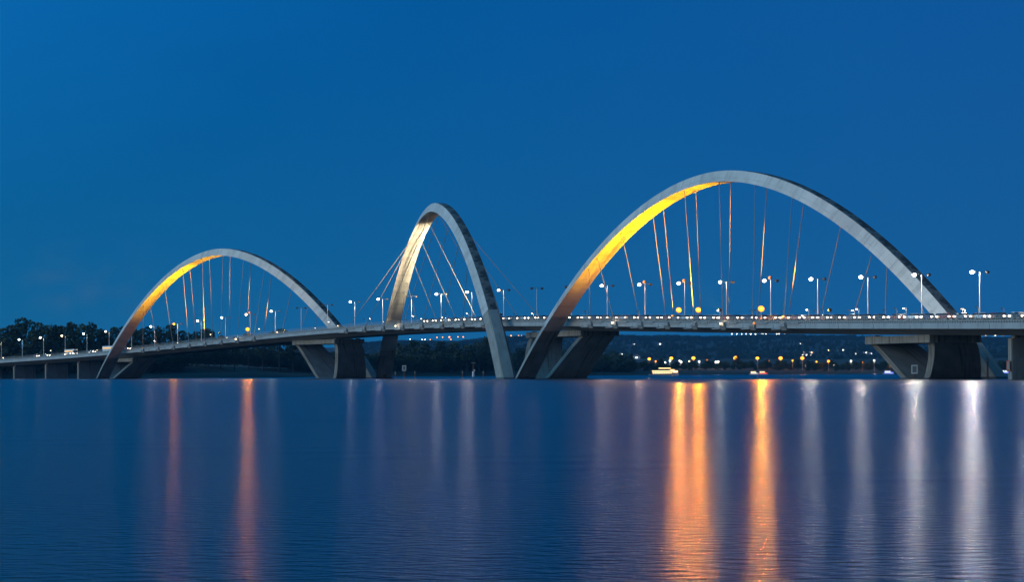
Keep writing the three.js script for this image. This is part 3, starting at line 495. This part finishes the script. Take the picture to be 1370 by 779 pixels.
// ---------------------------------------------------------------- far shore: lamps, houses, boats
const farLampGeo = { post: tube(V(0, 0, 0), V(0, 8.6, 0), 0.16, 0.12, 6), head: box(0, 8.75, 0, 1.3, 0.3, 0.9), lens: (() => { const g = new THREE.SphereGeometry(1, 10, 8); g.scale(0.85, 0.7, 0.85); g.translate(0, 8.1, 0); return g; })() };
function farLamp(px, py, z, kind, cd, scale = 1) {
  const x = atX(px, z), y = heightFor(px, py, z), g0 = groundAt(x, z), names = { sodium: 'orange street lamp on the far shore road below the hill', cool: 'white street lamp on the far shore road below the hill', warm: 'warm street lamp on the far shore road below the hill', mint: 'greenish lamp among the trees on the far shore' };
  const t = thing('shore_lamp', names[kind], 'street lamp', [x, y - 8.1, -z], 0, 'far shore lamps, ' + kind);
  part('post', g0 < y - 8.2 ? tube(V(0, g0 - (y - 8.1) - 1, 0), V(0, 8.6, 0), 0.2, 0.12, 6) : farLampGeo.post, M.rail, t); const h = part('lamp_head', farLampGeo.head, M.housing, t); const l = part('lens', farLampGeo.lens, kind === 'sodium' ? E_.far : E_[kind], h); 
  if (scale !== 1) { l.scale.set(scale, scale, scale); l.position.y = 8.1 * (1 - scale); }
  if (cd) t.add(light(V(0, 7, 1.4), RGB[kind], cd * 0.4, 30));
}
for (const [px, py, s] of [[842, 482.5, 0.6], [877, 483.5, 0.5], [946, 482, 0.6], [1028, 483, 0.5], [1060, 482.5, 0.5], [1092, 484, 0.5], [1153, 485, 0.5], [1190, 486, 0.5], [868.5, 480.5, 1], [898, 479.5, 1.15], [927.5, 479.3, 1.2], [984, 479.4, 1.5], [1013, 479.4, 1.1], [1044, 479.4, 1.25], [1073, 479.4, 1.2], [1108, 483.5, 0.9]]) farLamp(px, py, 2560, 'sodium', 500, s * 1.8);
for (const [px, py, s] of [[820.5, 482, 1], [889.5, 485.5, 1], [911, 484.5, 0.9], [935, 484, 0.9], [957.5, 484.5, 0.8], [960.5, 484, 0.9], [1138, 483.3, 0.8], [1169, 482.5, 0.7], [833, 482.3, 0.5], [909, 483, 0.6]]) farLamp(px, py, 2540, 'cool', 300, s);
for (const [px, py, s] of [[811, 480.5, 0.8], [837.5, 481, 0.9], [864.7, 486, 0.8], [922, 483.6, 0.7], [1115, 488.3, 0.6], [1078, 488.3, 0.5]]) farLamp(px, py, 2540, 'warm', 200, s);
farLamp(896, 483, 2545, 'mint', 150, 0.8);
// lamps along the ridge road behind the middle arch, and on the hill crest
for (const [px, py, s] of [[585, 451.5, 1.1], [592.5, 451.3, 1], [601.5, 451.2, 1.5], [603.5, 454.3, 1.1], [613, 451, 1.1], [620, 451, 1.2], [576, 454.5, 0.9], [675, 449.3, 1.2], [684, 449.3, 1.3], [694, 449, 0.8], [757, 448.5, 1.2], [698, 449, 0.6]]) ridgeLamp(px, py, 'sodium', s);
for (const [px, py, s] of [[985.5, 447, 0.8], [992, 447, 0.7], [998, 447, 0.7], [1004, 447.2, 0.9], [1010.5, 447.2, 0.8], [1024.5, 447, 0.9], [1039, 447, 0.8], [1042, 447, 0.8], [1050, 447, 0.8], [979, 447, 0.8], [549, 454, 0.6], [565, 454.5, 0.7], [569, 454.5, 0.6], [1144, 447, 0.9]]) ridgeLamp(px, py, 'cool', s);
function ridgeLamp(px, py, kind, s) {
  const z = 8350, x = atX(px, z), y = heightFor(px, py, z), g0 = groundAt(x, z), t = thing('ridge_lamp', kind === 'sodium' ? 'orange lamp on the skyline road behind the bridge' : 'white lamp on the wooded skyline behind the bridge', 'street lamp', [x, y, -z], 0, 'skyline lamps, ' + kind);
  const g = new THREE.SphereGeometry(1.7 * s, 10, 8); part('lens', g, kind === 'sodium' ? E_.far : E_[kind], t); part('lamp_head', box(0, 1.5 * s, 0, 2.2 * s, 0.5, 1.6 * s), M.housing, t); part('post', tube(V(0, Math.min(-6, g0 - y - 1), 0), V(0, 1.5 * s, 0), 0.25, 0.2, 6), M.rail, t);
}
// houses on the slope with one lit window each
const houseLit = { warm: emit(1, 0.6, 0.25, 14), white: emit(1, 0.93, 0.8, 14) };
for (const [px, py, w, k] of [[849, 460.8, 1.4, 'white'], [883, 460.5, 1.1, 'white'], [816, 475.4, 1.2, 'warm'], [827.5, 475, 1.2, 'warm'], [832.5, 474, 0.8, 'white'], [840.5, 475.5, 1, 'warm'], [853, 475.5, 1, 'warm'], [857.5, 473.5, 0.8, 'white'], [862.5, 474, 1.2, 'white'], [851.5, 478.5, 0.7, 'white'], [861.5, 478, 0.7, 'warm'], [1070.5, 459.8, 0.8, 'white'], [1061, 476, 1.1, 'white'], [1074, 472, 1.2, 'warm'], [1078.5, 475, 0.9, 'white'], [1083.5, 475, 1, 'white'], [1085.5, 471.8, 0.9, 'warm'], [1073.5, 475, 1, 'white'], [1108.5, 469.5, 2.2, 'warm'], [1123, 469, 0.8, 'white'], [1127.5, 468.6, 0.8, 'white'], [1144.5, 473.5, 0.8, 'white'], [1150, 473.5, 0.6, 'warm'], [1158, 472, 1.1, 'white'], [1166, 473.5, 1.4, 'white'], [1312, 448.5, 1.2, 'warm'], [1318.5, 448.7, 1, 'warm'], [1331, 449, 1.2, 'white'], [1341.5, 448.5, 1.2, 'warm']]) {
  // depth: where the slope has that height
  let z = 2600; for (; z < 8300; z += 20) if (groundAt(atX(px, z), z) + 2.2 >= heightFor(px, py, z)) break;
  const x = atX(px, z), y = heightFor(px, py, z), t = thing('hill_house', 'small house on the wooded slope with a ' + (k === 'warm' ? 'warm yellow' : 'white') + ' lit window', 'house', [x, y - 2.2, -z], 0, 'houses on the slope with ' + k + ' windows');
  part('wall', box(0, 1.6, -4, 11, 5.6, 7.6), M.wall, t); const rf = new THREE.CylinderGeometry(0.2, 7.4, 2.6, 4, 1); rf.rotateY(Math.PI / 4); rf.scale(1.1, 1, 0.8); rf.translate(0, 5.7, -4); part('roof', rf, M.roof, t);
  part('window', box(0, 2.2, -0.17, 2.6 * w, 1.9 * w, 0.06), houseLit[k], t); part('door', box(3.9, 0.4, -0.17, 1.1, 2.6, 0.06), M.dark, t);
}
{ // floodlit white tower on the crest
  const z = 8350, x = atX(1020, z), y = heightFor(1020, 449.5, z), t = thing('hilltop_tower', 'floodlit white tower block on the hill crest under the bridge deck', 'tower', [x, y - 4, -z]);
  part('wall', box(0, 8, -5, 8.6, 24, 9), M.wall, t); for (let k = 0; k < 4; k++) part('window_band', box(0, 7 + k * 3.4, -0.4, 8, 2.9, 0.2), E_.white, t); part('roof_slab', box(0, 20.3, -5, 9.4, 0.7, 10), M.wall, t); part('forecourt_light', box(0, 5.0, 0.5, 26, 0.5, 0.6), E_.green, t);
}
// boats
function boat(px, z, L, label, kind) {
  const x = atX(px, z), t = thing('lake_boat', label, 'boat', [x, 0, -z]);
  const hs = [], B = L * 0.13; for (let k = 0; k <= 10; k++) { const u = k / 10, w = B * Math.min(1, 3.2 * Math.sin(Math.min(1, (1 - u) * 1.4) * Math.PI / 2) * 0.45 + 0.02 + (u < 0.1 ? 0 : 0)), hx = -L / 2 + u * L, sheer = 1.0 + 0.9 * u * u; hs.push([V(hx, -0.4, -w * 0.6), V(hx, sheer, -w), V(hx, sheer, w), V(hx, -0.4, w * 0.6)]); }
  part('hull', sweep(hs), M.hull, t);
  part('cabin', box(-L * 0.08, 2.1, 0, L * 0.55, 2.0, B * 1.5), M.hull, t); part('cabin_roof', box(-L * 0.08, 3.2, 0, L * 0.6, 0.18, B * 1.8), M.hull, t);
  if (kind === 'tour') {
    part('upper_deck', box(L * 0.02, 5.6, 0, L * 0.4, 0.2, B * 1.6), M.hull, t); for (const u of [-0.15, 0, 0.15, 0.2]) part('roof_post', box(L * u, 4.4, B * 0.7, 0.15, 2.4, 0.15), M.hull, t);
    part('light_string', box(L * 0.02, 5.85, B * 0.85, L * 0.4, 0.55, 0.2), E_.yellow, t); part('light_string', box(-L * 0.05, 3.5, B * 0.95, L * 0.72, 0.6, 0.2), E_.yellow, t); part('light_string', box(L * 0.28, 4.6, B * 0.9, L * 0.14, 0.5, 0.2), E_.yellow, t); part('light_string', box(L * 0.38, 3.0, B * 0.6, L * 0.16, 1.6, 0.2), E_.yellow, t);
    for (let k = 0; k < 9; k++) part('window', box(-L * 0.36 + k * L * 0.075, 2.0, B * 0.78, L * 0.04, 1.1, 0.08), E_.yellow, t);
  } else {
    for (let k = 0; k < 3; k++) part('window', box(-L * 0.26 + k * L * 0.17, 2.3, B * 0.77, L * 0.12, 0.9, 0.06), kind === 'blue' ? E_.white : E_.yellow, t);
    part('deck_light', box(0, 1.3, B * 1.02, L * 0.7, 0.5, 0.12), kind === 'blue' ? E_.blue : kind === 'red' ? E_.red : E_.white, t);
  }
}
boat(888, 2140, 25, 'tour boat outlined in yellow lights moored below the far shore', 'tour');
boat(1008.5, 2330, 9, 'small white cabin boat moored below the orange lamps', 'plain');
boat(1020.5, 2320, 9, 'small cabin boat with a red strip of light beside the white one', 'red');
boat(1188, 2300, 10, 'cabin boat with blue strip lights beyond the broad pier', 'blue');
boat(1343, 2200, 13, 'cabin boat with blue strip lights beyond the plain wall pier', 'blue');

// channel posts in the water and signs on the piers
function post(px, z, h, label, board) {
  const x = atX(px, z), t = thing('channel_post', label, 'marker post', [x, 0, -z], 0, 'marker posts standing in the lake');
  part('post', tube(V(0, -3, 0), V(0, h, 0), 0.22, 0.2, 8), M.rust, t);
  if (board === 'square') { part('board', box(0, h - 0.6, 0.3, 1.5, 2.1, 0.08), M.sign, t); part('board_face', box(0, h - 0.6, 0.35, 1.0, 1.5, 0.03), M.concrete, t); }
  if (board === 'light') { part('float', tube(V(0, 0.6, 0), V(0, 2.6, 0), 0.55, 0.45, 12), M.sign, t); part('solar_panel', box(0, h + 0.1, 0, 1.5, 0.1, 0.9), M.sign, t); part('lantern', tube(V(0.4, h - 3, 0.2), V(0.4, h - 2.3, 0.2), 0.25, 0.25, 8), M.sign, t); }
  if (!board) part('cap', tube(V(0, h - 0.9, 0), V(0, h, 0), 0.3, 0.3, 8), M.concrete, t);
}
post(529.5, 985, 2.6, 'thin bare marker post beside the rear foot of the middle arch'); post(541, 980, 4.6, 'marker post with a square board beside the rear foot of the middle arch', 'square'); post(555.5, 975, 2.8, 'thin bare marker post alone in the open water under the middle arch');
post(619, 940, 2.7, 'capped marker post beside the lantern buoy under the middle arch'); post(633.5, 935, 5.6, 'lantern buoy post with white float and solar panel under the middle arch', 'light'); post(647, 930, 2.7, 'capped marker post between the lantern buoy and the front arch foot');
post(1222.5, 600, 2.9, 'marker post with a square board before the broad curved pier', 'square'); post(1320.5, 592, 4.9, 'tall rusty marker post before the foot of the largest arch');
{
  const s = 417, { d, n } = fr(s), p = centre(s).addScaledVector(n, 6.6).setY(2.9), t = thing('pier_sign', 'reddish square sign fixed to the plain wall pier past the largest arch', 'sign', p.toArray(), Math.atan2(n.x, n.z));
  part('board', box(0, 0, 0, 1.6, 2.2, 0.08), M.signRed, t); part('board_face', box(0, 0, 0.05, 1.0, 1.5, 0.03), M.concrete, t);
}
// small uplights at a few of the cable anchors
for (const px of [821, 966, 317, 531]) {
  const p = onDeck(sFor(px, 13), 13.45, -2.3), t = thing('anchor_uplight', 'small bright uplight at a cable anchor on the deck edge', 'floodlight', p.toArray(), 0, 'uplights at the cable anchors');
  part('lamp_box', box(0, -0.35, 0, 0.4, 0.3, 0.4), M.housing, t); const g = new THREE.SphereGeometry(0.24, 10, 8); part('lamp_lens', g, E_.warm, t); t.add(light(V(-0.3, 0.45, 0.3), RGB.warm, 14, 8));
}

// evening haze over the lake
scene.fog = new THREE.FogExp2(lin(0.1, 0.5, 0.95), 0.000026);
renderer.render(scene, camera);
